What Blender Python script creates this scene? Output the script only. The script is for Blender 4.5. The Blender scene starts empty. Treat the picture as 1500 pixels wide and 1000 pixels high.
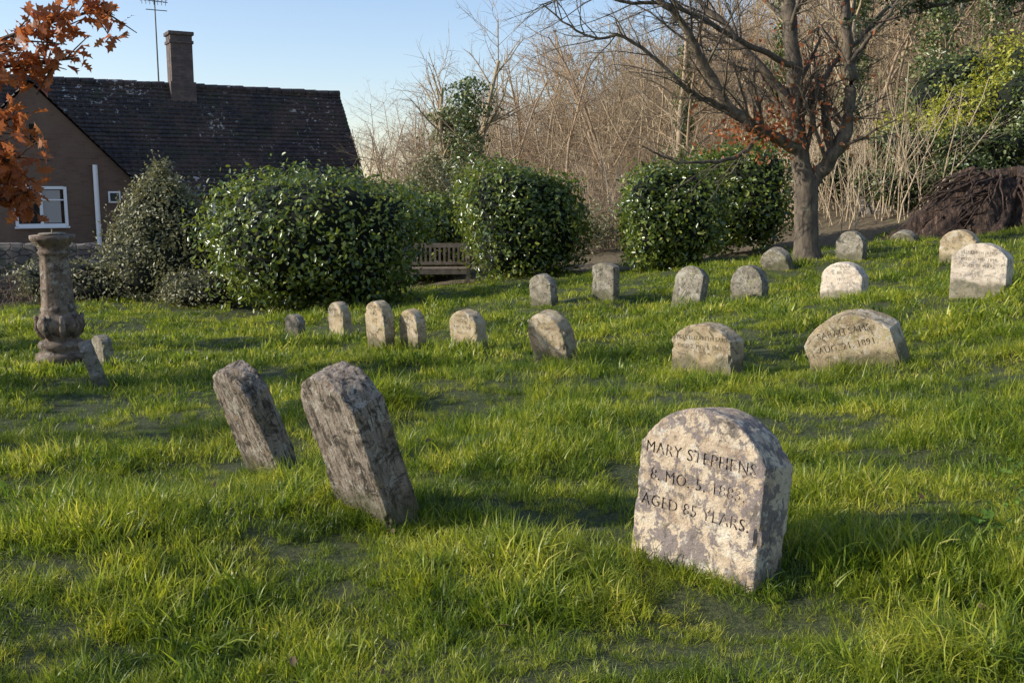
import bpy, bmesh, math, numpy as np
from mathutils import Vector, Matrix, noise, Euler
R=math.radians
scene=bpy.context.scene
COL=scene.collection

# ------------------------------------------------------------------ helpers
def new_mat(name):
    m=bpy.data.materials.new(name); m.use_nodes=True
    nt=m.node_tree; b=nt.nodes['Principled BSDF']; return m,nt,b
def nd(nt,t,**kw):
    n=nt.nodes.new(t)
    for k,v in kw.items(): setattr(n,k,v)
    return n
def ramp(nt,stops,fac,interp='LINEAR'):
    r=nt.nodes.new('ShaderNodeValToRGB'); r.color_ramp.interpolation=interp
    e=r.color_ramp.elements
    while len(e)<len(stops): e.new(0.5)
    for i,(p,c) in enumerate(stops):
        e[i].position=p
        e[i].color=(c,c,c,1) if isinstance(c,(int,float)) else (*c,1)
    nt.links.new(fac,r.inputs[0]); return r.outputs[0]
def mixc(nt,fac,a,b,mode='MIX'):
    n=nt.nodes.new('ShaderNodeMix'); n.data_type='RGBA'; n.blend_type=mode
    for sock,v in ((0,fac),(6,a),(7,b)):
        if isinstance(v,(int,float)): n.inputs[sock].default_value=v
        elif isinstance(v,tuple): n.inputs[sock].default_value=(*v,1)
        else: nt.links.new(v,n.inputs[sock])
    return n.outputs[2]
def noise_n(nt,vec,scale,detail=6,rough=.6,dist=0):
    n=nd(nt,'ShaderNodeTexNoise'); n.inputs['Scale'].default_value=scale
    n.inputs['Detail'].default_value=detail; n.inputs['Roughness'].default_value=rough
    n.inputs['Distortion'].default_value=dist
    nt.links.new(vec,n.inputs['Vector']); return n.outputs[0]
def bump(nt,h,strength,dist,b):
    n=nd(nt,'ShaderNodeBump'); n.inputs['Strength'].default_value=strength
    n.inputs['Distance'].default_value=dist
    nt.links.new(h,n.inputs['Height']); nt.links.new(n.outputs[0],b.inputs['Normal'])
def objvec(nt,rand=True):
    tc=nd(nt,'ShaderNodeTexCoord')
    if not rand: return tc.outputs['Object']
    oi=nd(nt,'ShaderNodeObjectInfo'); m=nd(nt,'ShaderNodeMath',operation='MULTIPLY'); m.inputs[1].default_value=37
    nt.links.new(oi.outputs['Random'],m.inputs[0])
    a=nd(nt,'ShaderNodeVectorMath',operation='ADD'); nt.links.new(tc.outputs['Object'],a.inputs[0]); nt.links.new(m.outputs[0],a.inputs[1])
    return a.outputs[0]
def link(o,parent=None,col=None):
    (col or COL).objects.link(o)
    if parent: o.parent=parent
    return o
def mesh_np(name,V,F,mats=(),smooth=False,midx=None):
    if not isinstance(F,list): F=[F]
    F=[np.asarray(f,dtype=np.int32) for f in F if len(f)]
    me=bpy.data.meshes.new(name)
    V=np.asarray(V,dtype=np.float32)
    me.vertices.add(len(V)); me.vertices.foreach_set('co',V.ravel())
    nl=sum(f.size for f in F); nf=sum(len(f) for f in F)
    me.loops.add(nl); me.loops.foreach_set('vertex_index',np.concatenate([f.ravel() for f in F]))
    me.polygons.add(nf)
    tot=np.concatenate([np.full(len(f),f.shape[1],dtype=np.int32) for f in F])
    st=np.concatenate([[0],np.cumsum(tot)[:-1]]).astype(np.int32)
    me.polygons.foreach_set('loop_start',st)
    try: me.polygons.foreach_set('loop_total',tot)
    except Exception: pass
    me.update(calc_edges=True)
    for m in mats: me.materials.append(m)
    if midx is not None: me.polygons.foreach_set('material_index',np.asarray(midx,dtype=np.int32))
    if smooth: me.polygons.foreach_set('use_smooth',np.ones(nf,dtype=bool))
    me.update(); return me
def obj_np(name,V,F,mats=(),smooth=False,parent=None,col=None,midx=None):
    return link(bpy.data.objects.new(name,mesh_np(name,V,F,mats,smooth,midx)),parent,col)
def empty(name,loc=(0,0,0),rot=(0,0,0)):
    e=bpy.data.objects.new(name,None); e.location=loc; e.rotation_euler=rot; e.empty_display_size=.2
    return link(e)
def box(name,c,s,mat,parent=None,bev=0.0,rot=(0,0,0)):
    bm=bmesh.new(); bmesh.ops.create_cube(bm,size=1)
    for v in bm.verts: v.co=Vector((v.co.x*s[0],v.co.y*s[1],v.co.z*s[2]))
    if bev: bmesh.ops.bevel(bm,geom=bm.edges[:],offset=bev,segments=2,affect='EDGES')
    me=bpy.data.meshes.new(name); bm.to_mesh(me); bm.free(); me.materials.append(mat)
    o=bpy.data.objects.new(name,me); o.location=c; o.rotation_euler=rot
    return link(o,parent)
class Tubes:
    def __init__(s): s.V=[]; s.F=[]; s.n=0
    def tube(s,pts,rad,k=4):
        pts=np.asarray(pts,float); n=len(pts)
        t=np.gradient(pts,axis=0); t/=np.linalg.norm(t,axis=1)[:,None]+1e-9
        ref=np.array([0,0,1.]) if abs(t[0][2])<.8 else np.array([1.,0,0])
        u=np.cross(t,ref); u/=np.linalg.norm(u,axis=1)[:,None]+1e-9
        v=np.cross(t,u)
        a=np.arange(k)*2*np.pi/k
        rad=np.asarray(rad,float)
        ring=pts[:,None,:]+rad[:,None,None]*(np.cos(a)[None,:,None]*u[:,None,:]+np.sin(a)[None,:,None]*v[:,None,:])
        s.V.append(ring.reshape(-1,3))
        i=np.arange(n-1)[:,None]*k+np.arange(k)[None,:]
        j=np.arange(n-1)[:,None]*k+(np.arange(k)[None,:]+1)%k
        s.F.append(np.stack([i,j,j+k,i+k],-1).reshape(-1,4)+s.n); s.n+=n*k
    def mesh(s,name,mats,smooth=True): return mesh_np(name,np.concatenate(s.V),np.concatenate(s.F),mats,smooth)
def unit(v): return v/(np.linalg.norm(v)+1e-9)
def grow(T,p,d,L,r,lv,spec,g,tips=None,rmin=.0025):
    nch,lr,spread,wig,up=spec[lv]
    ns=6 if lv==0 else (4 if lv==1 else 3)
    pts=[np.array(p,float)]; d=unit(np.array(d,float))
    for i in range(ns):
        d=unit(d+g.normal(0,wig,3)+np.array([0,0,up]))
        pts.append(pts[-1]+d*L/ns)
    last=lv==len(spec)-1
    rr=np.linspace(r,r*(.35 if not last else .4),ns+1)
    T.tube(pts,rr,5 if lv==0 else 3)
    if last:
        if tips is not None: tips.append(pts[-1])
        return
    pts=np.array(pts)
    for c in range(nch):
        t=g.uniform(.25 if lv==0 else .15,1.0)*ns; i=min(int(t),ns-1); f=t-i
        q=pts[i]*(1-f)+pts[i+1]*f; ax=unit(pts[i+1]-pts[i])
        side=unit(np.cross(ax,g.normal(0,1,3)))
        sp=spread*g.uniform(.7,1.25)
        dd=unit(ax*math.cos(sp)+side*math.sin(sp))
        k=(1-.45*t/ns)*g.uniform(.7,1.15)
        grow(T,q,dd,L*lr*k,max(r*(1-.6*t/ns)*.5,rmin),lv+1,spec,g,tips,rmin)
LEAF=np.array([[0,0,0],[.3,.24,.07],[.72,.2,.05],[1,0,-.06],[.72,-.2,.05],[.3,-.24,.07]])
LEAFF=np.array([[0,1,2,3],[0,3,4,5]])[:, ::-1]
OAK=np.array([[0,0,0],[.2,.08,0],[.28,.22,.05],[.38,.09,0],[.5,.32,.08],[.6,.12,0],[.75,.24,.05],[.8,.08,0],[1,0,-.1],[.8,-.08,0],[.75,-.24,.05],[.6,-.12,0],[.5,-.32,.08],[.38,-.09,0],[.28,-.22,.05],[.2,-.08,0]])
def leaves_arr(P,Nn,size,g,jit=.8,droop=0.0,tmpl=LEAF,faces=LEAFF):
    n=len(P); w=Nn+g.normal(0,jit,(n,3)); w/=np.linalg.norm(w,axis=1)[:,None]
    rnd=g.normal(0,1,(n,3)); rnd[:,2]-=droop
    u=rnd-(rnd*w).sum(1)[:,None]*w; u/=np.linalg.norm(u,axis=1)[:,None]+1e-9
    v=np.cross(w,u); s=(size*g.uniform(.6,1.25,n))[:,None,None]
    V=P[:,None,:]+s*(tmpl[None,:,0:1]*u[:,None]+tmpl[None,:,1:2]*v[:,None]+tmpl[None,:,2:3]*w[:,None])
    k=len(tmpl); F=(faces[None]+ (np.arange(n)*k)[:,None,None]).reshape(-1,faces.shape[1])
    return V.reshape(-1,3),F
def lump(P,seed,freq,amp,m=7):
    g=np.random.default_rng(seed); out=np.zeros(len(P))
    for i in range(m):
        k=g.normal(0,1,3); k=k/np.linalg.norm(k)*freq*g.uniform(.6,1.7); out+=np.sin(P@k+g.uniform(0,6.28))
    return amp*out/math.sqrt(m)

# ------------------------------------------------------------------ terrain
CZ=1.2
ctrl=np.array([(.61,2.9,0),(-.49,3.6,-.03),(-1.12,4.6,-.12),(-3.3,8,-.4),(-4.67,10.1,-.54),(-2.64,12,-.61),(-1.99,11.5,-.55),
(-1.32,10,-.41),(-.99,10,-.45),(-.4,9.5,-.42),(.34,8.2,-.21),(1.38,6.9,-.01),(2.33,6.5,0.0),(.43,13,-.29),(1.23,13,-.25),(2.14,12,-.21),(2.99,12.5,-.2),
(4.03,15,0),(3.55,10.7,.04),(5.1,15,.13),(6.7,17,.3),(6.06,13.5,.19),(4.24,9,.26),(4.62,15.5,.1),(-3.3,16,-.72),(-1.5,20,-.74),(.27,20,-.5),
(2.87,19,-.33),(4.9,21,-.16),(8.8,19,.3),(-6.1,17.5,-.68),(-2.5,4.6,-.15),(-1.3,2.3,0),(1.9,3.6,.12),(2.9,5.5,.15),(0,0,0),(-3,0,0),(3,0,.2),(0,-6,0.1),(10,-6,.9),(-10,-6,-.3),
(10,8,1.2),(12,14,1.5),(18,10,2.6),(-10,10,-.8),(-9,20,-.95),(-15,20,-1.1),(-15,25,-1.2),(-10,32,-1.2),(-6,36,-1.2),(-20,40,-1.3),(-4,42,-.8),(-30,20,-1.5),(-30,50,-1.5),(-30,-6,-.8),
(0,30,-.3),(6,28,.3),(10.5,24,1.3),(13,26,3.0),(18,35,5.5),(20,25,4.8),(30,20,6),(40,40,12),(40,0,5),(40,-6,5),(0,45,1.0),(0,60,3.0),(15,60,8.5),(12,42,4.6),(28,60,13.5),(-12,60,1.2),(7,34,1.3)],float)
cc=.9
def phi(a,b): return np.sqrt(((a[:,None,:]-b[None])**2).sum(-1)+cc*cc)
A=phi(ctrl[:,:2],ctrl[:,:2]); n=len(ctrl)
M=np.zeros((n+1,n+1)); M[:n,:n]=A-np.eye(n)*.08; M[n,:n]=1; M[:n,n]=1
sol=np.linalg.solve(M,np.append(ctrl[:,2],0))
def hz(x,y):
    x=np.atleast_1d(np.asarray(x,float)); y=np.atleast_1d(np.asarray(y,float))
    q=np.stack([np.clip(x,-30,40),np.clip(y,-6,60)],-1)
    out=np.empty(len(q))
    for i in range(0,len(q),20000): out[i:i+20000]=phi(q[i:i+20000],ctrl[:,:2])@sol[:n]+sol[n]
    P=np.stack([x,y,x*0],-1)
    out+=lump(P,3,2.6,.034)+lump(P,4,6,.022)+lump(P,5,.9,.02)+lump(P,6,13,.009)
    return out
def h1(x,y): return float(hz([x],[y])[0])
def axis(parts):
    return np.unique(np.concatenate([np.arange(a,b,s) for a,b,s in parts]))
xs=axis([(-600,-60,60),(-60,-14,2),(-14,14,.14),(14,60,1.5),(60,601,60)])
ys=axis([(-600,-10,60),(-10,1,1),(1,24,.14),(24,80,1.2),(80,1200,80)])
X,Y=np.meshgrid(xs,ys); Z=hz(X.ravel(),Y.ravel())
V=np.stack([X.ravel(),Y.ravel(),Z],-1); nx=len(xs)
ii=(np.arange(len(ys)-1)[:,None]*nx+np.arange(nx-1)[None]).ravel()
F=np.stack([ii,ii+1,ii+nx+1,ii+nx],-1)
gm,nt,b=new_mat('ground_soil_grass')
ov=objvec(nt,False)
sep=nd(nt,'ShaderNodeSeparateXYZ'); nt.links.new(ov,sep.inputs[0])
n1=noise_n(nt,ov,1.5,6); n2=noise_n(nt,ov,60,4,.8)
green=mixc(nt,n1,(.035,.045,.010),(.06,.075,.014)); green=mixc(nt,ramp(nt,[(.45,0),(.6,.9)],n2),green,(.13,.14,.04))
n3=noise_n(nt,ov,9,6); litter=ramp(nt,[(.3,(.07,.048,.026)),(.5,(.20,.14,.08)),(.62,(.16,.15,.06)),(.8,(.36,.27,.16))],n3)
mr=nd(nt,'ShaderNodeMapRange'); mr.inputs[1].default_value=20.4; mr.inputs[2].default_value=22.2
ad=nd(nt,'ShaderNodeMath',operation='MULTIPLY_ADD'); ad.inputs[1].default_value=2.0
nt.links.new(n1,ad.inputs[0]); nt.links.new(sep.outputs[1],ad.inputs[2]); nt.links.new(ad.outputs[0],mr.inputs[0])
nt.links.new(mixc(nt,mr.outputs[0],green,litter),b.inputs['Base Color']); b.inputs['Roughness'].default_value=.95
bump(nt,n2,.8,.04,b)
obj_np('ground',V,F,[gm],True)

# ------------------------------------------------------------------ materials
def stone_mat(name,c1,c2,c3,lich,dark,lichamt=.55,scale=1.0,streak=False,rough=.9,yel=None,dk=.36,moss=True):
    m,nt,b=new_mat(name); ov=objvec(nt)
    if streak:
        mp=nd(nt,'ShaderNodeMapping'); mp.inputs['Scale'].default_value=(5,5,.8); mp.inputs['Rotation'].default_value=(0,.12,0); nt.links.new(ov,mp.inputs[0]); sv=mp.outputs[0]
    else: sv=ov
    a=noise_n(nt,sv,7*scale,8,.65,.6)
    col=ramp(nt,[(.35,c1),(.5,c2),(.65,c3)],a)
    l=noise_n(nt,ov,17*scale,9,.72,.4)
    l2=noise_n(nt,ov,5*scale,3,.5)
    lm=nd(nt,'ShaderNodeMath',operation='MULTIPLY_ADD'); lm.inputs[1].default_value=.45
    nt.links.new(l2,lm.inputs[0]); nt.links.new(l,lm.inputs[2])
    col=mixc(nt,ramp(nt,[(.72+.1*(1-lichamt),0),(.755+.1*(1-lichamt),.95)],lm.outputs[0]),col,lich)
    if yel: col=mixc(nt,ramp(nt,[(.56,0),(.64,.75)],noise_n(nt,ov,11*scale,6,.7,.3)),col,yel)
    d=noise_n(nt,ov,13*scale,10,.75,.8)
    col=mixc(nt,ramp(nt,[(dk,.9),(dk+.08,0)],d),col,dark)
    if streak: col=mixc(nt,ramp(nt,[(.40,.9),(.46,0)],noise_n(nt,sv,16,6,.7,.5)),col,dark)
    if moss:
        tc=nd(nt,'ShaderNodeTexCoord'); sp_=nd(nt,'ShaderNodeSeparateXYZ'); nt.links.new(tc.outputs['Object'],sp_.inputs[0])
        mm=nd(nt,'ShaderNodeMath',operation='MULTIPLY_ADD'); mm.inputs[1].default_value=-.22; nt.links.new(l2,mm.inputs[0]); nt.links.new(sp_.outputs[2],mm.inputs[2])
        col=mixc(nt,ramp(nt,[(.0,.7),(.05,0)],mm.outputs[0]),col,(.12,.115,.05))
    # broad tonal drift so no two stones weather alike
    col=mixc(nt,.5,col,ramp(nt,[(.35,.62),(.6,1.0)],noise_n(nt,ov,3.2,3,.6)),'MULTIPLY')
    f=noise_n(nt,ov,120,5,.7)
    col=mixc(nt,.6,col,ramp(nt,[(.3,.5),(.7,1.0)],f),'MULTIPLY')
    nt.links.new(col,b.inputs['Base Color']); b.inputs['Roughness'].default_value=rough; b.inputs['Specular IOR Level'].default_value=.25
    s=nd(nt,'ShaderNodeMath',operation='ADD'); nt.links.new(f,s.inputs[0]); nt.links.new(l if not streak else a,s.inputs[1])
    bump(nt,s.outputs[0],.9,.010,b)
    return m
S_MARY=stone_mat('limestone_lichen',(.52,.37,.24),(.80,.62,.42),(.88,.73,.52),(.31,.25,.22),(.20,.165,.13),1.0,1.4,yel=(.92,.82,.64),dk=.38,moss=False)
S_GREY=stone_mat('weathered_slate_stone',(.20,.15,.11),(.37,.295,.225),(.50,.41,.32),(.55,.48,.38),(.07,.055,.04),.45,1.1,True,yel=(.42,.30,.17),dk=.41)
S_TAN=stone_mat('sandstone_tan',(.40,.29,.17),(.59,.45,.27),(.70,.55,.36),(.70,.60,.44),(.19,.155,.095),.45,1.1,yel=(.52,.44,.19),dk=.40)
S_DK=stone_mat('sandstone_mossy_dark',(.20,.175,.125),(.32,.275,.20),(.43,.37,.28),(.50,.45,.35),(.09,.08,.05),.55,1.2,yel=(.40,.36,.17),dk=.40)
S_PALE=stone_mat('limestone_pale',(.62,.50,.37),(.84,.69,.52),(.90,.77,.60),(.50,.43,.35),(.30,.25,.18),.6,1.2,dk=.38)
S_RED=stone_mat('sandstone_weathered_pedestal',(.17,.115,.08),(.29,.21,.15),(.40,.31,.23),(.46,.41,.33),(.08,.06,.042),.4,.9,dk=.41,moss=False)
letm,nt,b=new_mat('letter_dark'); ov=objvec(nt)  # darker tone on the cut faces of the carved letters
nt.links.new(ramp(nt,[(.35,(.07,.056,.043)),(.50,(.14,.11,.085)),(.60,(.45,.35,.25))],noise_n(nt,ov,26,5,.7)),b.inputs['Base Color'])
letm2,nt,b=new_mat('letter_worn'); ov=objvec(nt)
nt.links.new(ramp(nt,[(.4,(.16,.125,.08)),(.6,(.40,.31,.20))],noise_n(nt,ov,30,5)),b.inputs['Base Color'])

def leaf_mat(name,stops,rough=.35,trans=.25,tcol=(.25,.4,.05),spec=.5):
    m,nt,b=new_mat(name)
    geo=nd(nt,'ShaderNodeNewGeometry'); ri=geo.outputs['Random Per Island']
    col=ramp(nt,stops,ri); nt.links.new(col,b.inputs['Base Color'])
    b.inputs['Roughness'].default_value=rough; b.inputs['Specular IOR Level'].default_value=spec
    t=nd(nt,'ShaderNodeBsdfTranslucent'); t.inputs[0].default_value=(*tcol,1)
    mx=nd(nt,'ShaderNodeMixShader'); mx.inputs[0].default_value=trans
    nt.links.new(b.outputs[0],mx.inputs[1]); nt.links.new(t.outputs[0],mx.inputs[2])
    nt.links.new(mx.outputs[0],nt.nodes['Material Output'].inputs[0]); return m
L_LAUREL=leaf_mat('laurel_leaf',[(0,(.022,.040,.007)),(.5,(.065,.10,.014)),(.85,(.18,.23,.035)),(1,(.46,.44,.12))],.28,.22,(.38,.46,.05),.6)
L_OLIVE=leaf_mat('grey_shrub_leaf',[(0,(.10,.10,.045)),(.6,(.23,.22,.10)),(1,(.44,.40,.23))],.5,.2,(.34,.32,.12))
L_IVY=leaf_mat('ivy_leaf',[(0,(.03,.05,.014)),(.6,(.10,.14,.035)),(1,(.32,.33,.14))],.35,.15,(.25,.32,.06))
L_YEL=leaf_mat('yellow_green_leaf',[(0,(.20,.21,.02)),(1,(.54,.50,.06))],.45,.35,(.55,.56,.07))
L_YEW=leaf_mat('yew_leaf',[(0,(.014,.024,.008)),(1,(.055,.07,.02))],.5,.1,(.06,.09,.02))
L_OAK=leaf_mat('dead_oak_leaf',[(0,(.18,.05,.018)),(.5,(.38,.12,.035)),(1,(.52,.22,.08))],.5,.4,(.7,.22,.06))
L_BROWN=leaf_mat('beech_leaf_brown',[(0,(.08,.045,.025)),(1,(.2,.12,.06))],.7,.2,(.2,.1,.05))
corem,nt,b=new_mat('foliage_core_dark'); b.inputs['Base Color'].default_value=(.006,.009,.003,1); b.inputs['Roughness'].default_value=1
def bark_mat(name,c1,c2,sc=8,lich=None,lo=.52):
    m,nt,b=new_mat(name); tc=nd(nt,'ShaderNodeTexCoord'); mp=nd(nt,'ShaderNodeMapping'); mp.inputs['Scale'].default_value=(1,1,.3)
    nt.links.new(tc.outputs['Object'],mp.inputs[0])
    a=noise_n(nt,mp.outputs[0],sc*2,7,.7); col=ramp(nt,[(.35,c1),(.65,c2)],a)
    if lich:
        col=mixc(nt,ramp(nt,[(lo,0),(lo+.08,.8)],noise_n(nt,tc.outputs['Object'],sc*.6,6,.7)),col,lich)
    nt.links.new(col,b.inputs['Base Color']); b.inputs['Roughness'].default_value=.9; bump(nt,a,.7,.02,b); return m
BARK=bark_mat('bark_grey_brown',(.045,.034,.024),(.19,.145,.095),8,(.30,.26,.16),.58)
TWIG=bark_mat('bark_bare_twigs',(.28,.21,.125),(.52,.40,.245),4)
TWIGR=bark_mat('bark_bare_twigs_russet',(.28,.19,.11),(.50,.355,.21),4)
TWIG2=bark_mat('bark_tan_saplings',(.36,.27,.165),(.62,.48,.30),4)
BARKO=bark_mat('bark_oak',(.05,.035,.025),(.12,.085,.06),10)

# ------------------------------------------------------------------ gravestones
AZ=47
gcount=0
stones=[]
def gravestone(x,y,W,H,mat,fwd=0,roll=0,a=AZ,T=None,arc=.28,lines=None,tsize=.05,tz=.75,lm=None,vox=.012,amp=.004,sink=0.16,shoulder=.010,bold=0,streak=0,tx=0,sp=1.55):
    global gcount; gcount+=1; seed=gcount*13.7
    T=T or W*.33
    stones.append((x,y,W,T,a))
    hs=H-arc*W
    hw=W/2-shoulder; rise=arc*W-shoulder*.6
    rad=(hw*hw+rise*rise)/(2*rise); th=math.asin(min(1,hw/rad))
    if rise>hw: th=math.pi-th
    prof=[(-W/2,-sink),(W/2,-sink),(W/2,hs)]
    for i in range(19):
        t=th-2*th*i/18; prof.append((rad*math.sin(t),H-rad+rad*math.cos(t)))
    prof.append((-W/2,hs))
    bm=bmesh.new(); vs=[bm.verts.new((px,-T/2,pz)) for px,pz in prof]
    f=bm.faces.new(vs); r=bmesh.ops.extrude_face_region(bm,geom=[f])
    for v in r['geom']:
        if isinstance(v,bmesh.types.BMVert): v.co.y+=T
    bmesh.ops.recalc_face_normals(bm,faces=bm.faces)
    me=bpy.data.meshes.new('gravestone'); bm.to_mesh(me); bm.free()
    o=bpy.data.objects.new('gravestone',me); link(o)
    md=o.modifiers.new('r','REMESH'); md.mode='VOXEL'; md.voxel_size=vox
    sm=o.modifiers.new('s','SMOOTH'); sm.iterations=1; sm.factor=.4
    dg=bpy.context.evaluated_depsgraph_get()
    me2=bpy.data.meshes.new_from_object(o.evaluated_get(dg)); o.modifiers.clear()
    n_=len(me2.vertices); co=np.empty(n_*3); me2.vertices.foreach_get('co',co); co=co.reshape(-1,3)
    no=np.array([v.normal[:] for v in me2.vertices])
    off=Vector((seed,seed*.3,-seed))
    d=np.empty(n_)
    for i in range(n_):
        p=Vector(co[i])
        d[i]=noise.noise(p*6+off)*.6+noise.noise(p*22+off)*.5+noise.noise(p*60+off)*.4
        if streak: d[i]+=streak*(noise.noise(Vector((p.x*34,p.y*34,p.z*3.5))+off)-.5*max(0,noise.noise(Vector((p.x*14+p.z*2,p.y*14,p.z*2))+off)*3-.9))
        ed=min(W/2-abs(p.x), (rad-math.hypot(p.x,p.z-(H-rad))) if p.z>hs else 1)
        c=noise.noise(p*14-off)
        if c>.16 and abs(abs(p.y)-T/2)<vox*1.5 and ed<.018: d[i]-=(c-.16)*9
    co+=no*(d*amp)[:,None]
    me2.vertices.foreach_set('co',co.ravel()); me2.update()
    me2.materials.clear(); me2.materials.append(mat); o.data=me2
    if lines:
        cu=bpy.data.curves.new('t','FONT'); cu.body='\n'.join(lines); cu.align_x='CENTER'; cu.align_y='CENTER'; cu.size=tsize; cu.extrude=.006; cu.space_line=sp; cu.space_character=1.08; cu.resolution_u=3; cu.offset=bold
        to=bpy.data.objects.new('t',cu); link(to); to.location=(tx,-T/2,H*tz); to.rotation_euler=(R(90),0,0)
        bpy.context.view_layer.update(); dg=bpy.context.evaluated_depsgraph_get()
        tm=bpy.data.meshes.new_from_object(to.evaluated_get(dg)); tm.transform(to.matrix_world); tm.materials.clear(); tm.materials.append(lm or letm)
        bb=bmesh.new(); bb.from_mesh(tm); bmesh.ops.remove_doubles(bb,verts=bb.verts,dist=1e-5); bmesh.ops.recalc_face_normals(bb,faces=bb.faces); bb.to_mesh(tm); bb.free()
        bpy.data.objects.remove(to)
        to=bpy.data.objects.new('t',tm); link(to)
        bo=o.modifiers.new('b','BOOLEAN'); bo.object=to; bo.operation='DIFFERENCE'; bo.solver='EXACT'; bo.material_mode='TRANSFER'; bo.use_self=True
        bpy.context.view_layer.update(); dg=bpy.context.evaluated_depsgraph_get()
        m3=bpy.data.meshes.new_from_object(o.evaluated_get(dg)); o.modifiers.clear()
        if len(m3.polygons)>100: o.data=m3
        bpy.data.objects.remove(to)
    me=o.data
    me.polygons.foreach_set('use_smooth',np.ones(len(me.polygons),dtype=bool))
    try: me.set_sharp_from_angle(angle=R(45))
    except Exception as e: print(e)
    o.matrix_world=Matrix.Translation((x,y,h1(x,y)-.01))@Matrix.Rotation(R(-a),4,'Z')@Matrix.Rotation(R(fwd),4,'X')@Matrix.Rotation(R(roll),4,'Y')
    return o
G=gravestone
G(.61,3.04,.475,.51,S_MARY,fwd=-7,arc=.29,T=.155,lines=['MARY STEPHENS','8. MO. 5. 1883.','AGED 85 YEARS.'],tsize=.053,tz=.53,vox=.006,amp=.0045,bold=.0002,tx=-.004,sp=1.62)
G(-.50,3.65,.34,.63,S_GREY,fwd=19,arc=.32,T=.14,vox=.006,amp=.006,a=46,streak=1.0)
G(-1.12,4.65,.32,.635,S_GREY,fwd=21,arc=.34,T=.12,vox=.008,amp=.006,a=46,streak=1.0)
G(-3.34,8,.32,.44,S_DK,fwd=17,arc=.2,T=.10,a=66)
G(-3.98,9.6,.27,.38,S_DK,fwd=4,arc=.2,T=.10)
G(-2.64,12,.32,.32,S_DK,arc=.25)
G(-1.99,11.5,.32,.49,S_TAN,fwd=4,arc=.45,T=.12,lines=['ANN','1862'],tsize=.05,lm=letm2)
G(-1.32,10,.33,.50,S_TAN,fwd=5,arc=.42,T=.13,lines=['JOSEPH','HUNT','1871'],tsize=.045,lm=letm2)
G(-.98,9.9,.30,.43,S_TAN,fwd=5,arc=.38,T=.12,lines=['MARY','1869'],tsize=.045,lm=letm2)
G(-.4,9.5,.40,.44,S_TAN,fwd=7,arc=.27,T=.14,lines=['SUSANNA','WALKER','4. MO. 12. 1880','AGED 71'],tsize=.036,tz=.7,lm=letm2)
G(.38,8.2,.42,.48,S_TAN,fwd=17,arc=.33,T=.14)
G(1.38,6.9,.50,.38,S_TAN,fwd=2,roll=-2,arc=.22,T=.16,lines=['LYDIA ELIZABETH SAMS','DIED 2. MO. 5. 1885.'],tsize=.040,tz=.66,vox=.008,amp=.0035,lm=letm2,bold=.0003)
G(2.36,6.6,.62,.41,S_TAN,fwd=11,roll=-17,arc=.24,T=.18,a=40,lines=['SARAH SAMS','AUG. 21. 1891.'],tsize=.062,tz=.62,vox=.008,amp=.0035,lm=letm2,bold=.0004)
G(.43,13,.40,.46,S_DK,fwd=6,arc=.25)
G(1.23,13,.38,.50,S_DK,fwd=1,arc=.12)
G(2.14,12.1,.42,.55,S_DK,fwd=-13,arc=.28)
G(2.99,12.5,.46,.48,S_DK,arc=.40,lines=['ELIZA','1874'],tsize=.05,lm=letm)
G(4.03,15,.46,.34,S_DK,fwd=20,roll=-12,arc=.3)
G(3.58,10.7,.48,.46,S_PALE,arc=.3,lines=['HANNAH','BELL','1877'],tsize=.045,lm=letm2)
G(5.1,15,.44,.46,S_DK,arc=.35)
G(6.6,16.8,.5,.22,S_DK,arc=.4,fwd=15)
G(6.06,13.5,.50,.48,S_TAN,arc=.3,fwd=3)
G(4.27,9.05,.50,.49,S_PALE,arc=.25,T=.15,lines=['ELIZABETH JAMES','DIED 1. MO. 1890','AGED 77 YEARS'],tsize=.038,tz=.7,lm=letm2,vox=.009)

# ------------------------------------------------------------------ sundial pedestal
def lathe(name,prof,mat,k=48,mod=None,parent=None):
    a=np.arange(k)*2*np.pi/k; V=[]
    for r,z in prof:
        rr=np.full(k,r)
        if mod: rr=rr*mod(a,z)
        V.append(np.stack([rr*np.cos(a),rr*np.sin(a),np.full(k,z)],-1))
    V=np.concatenate(V); m=len(prof)
    i=(np.arange(m-1)[:,None]*k+np.arange(k)[None]); j=(np.arange(m-1)[:,None]*k+(np.arange(k)+1)[None]%k)
    F=np.stack([i,j,j+k,i+k],-1).reshape(-1,4)
    o=obj_np(name,V,F,[mat],True,parent); return o
px_,py_=-4.62,10.1
ped=empty('sundial_pedestal',(px_,py_,h1(px_,py_)-.03),(R(1.5),R(-1),R(30)))
box('plinth',(0,0,.04),(.44,.44,.12),S_RED,ped,.015)
prof=[(.0,.1),(.25,.1),(.255,.13),(.25,.17),(.21,.19),(.19,.21),(.21,.235),(.225,.265),(.21,.295),(.175,.31),(.155,.33),(.16,.36),(.185,.40),(.205,.45),(.205,.50),(.19,.55),(.17,.58),(.16,.6),(.172,.63),(.160,.66)]
for i in range(8): prof.append((.158-.022*i/7,.68+i*.07))
prof+=[(.15,1.19),(.158,1.21),(.138,1.225),(.145,1.25),(.165,1.29),(.205,1.33),(.215,1.345),(.215,1.375),(.0,1.38)]
def pm(a,z):
    if .36<z<.6: return 1+.055*np.abs(np.sin(a*5))+.02*np.sin(z*90)
    if .66<z<1.18: return 1-.07*np.abs(np.sin(a*4))**.6
    if 1.25<z<1.34: return 1+.04*np.sin(a*12)
    return 1+0*a
lathe('baluster_shaft',prof,S_RED,64,pm,ped)
lathe('dial_plate',[(0,1.383),(.13,1.383),(.13,1.395),(0,1.395)],S_DK,32,None,ped)
box('gnomon',(0,0,1.41),(.006,.08,.05),S_DK,ped)
T=Tubes()
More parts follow.
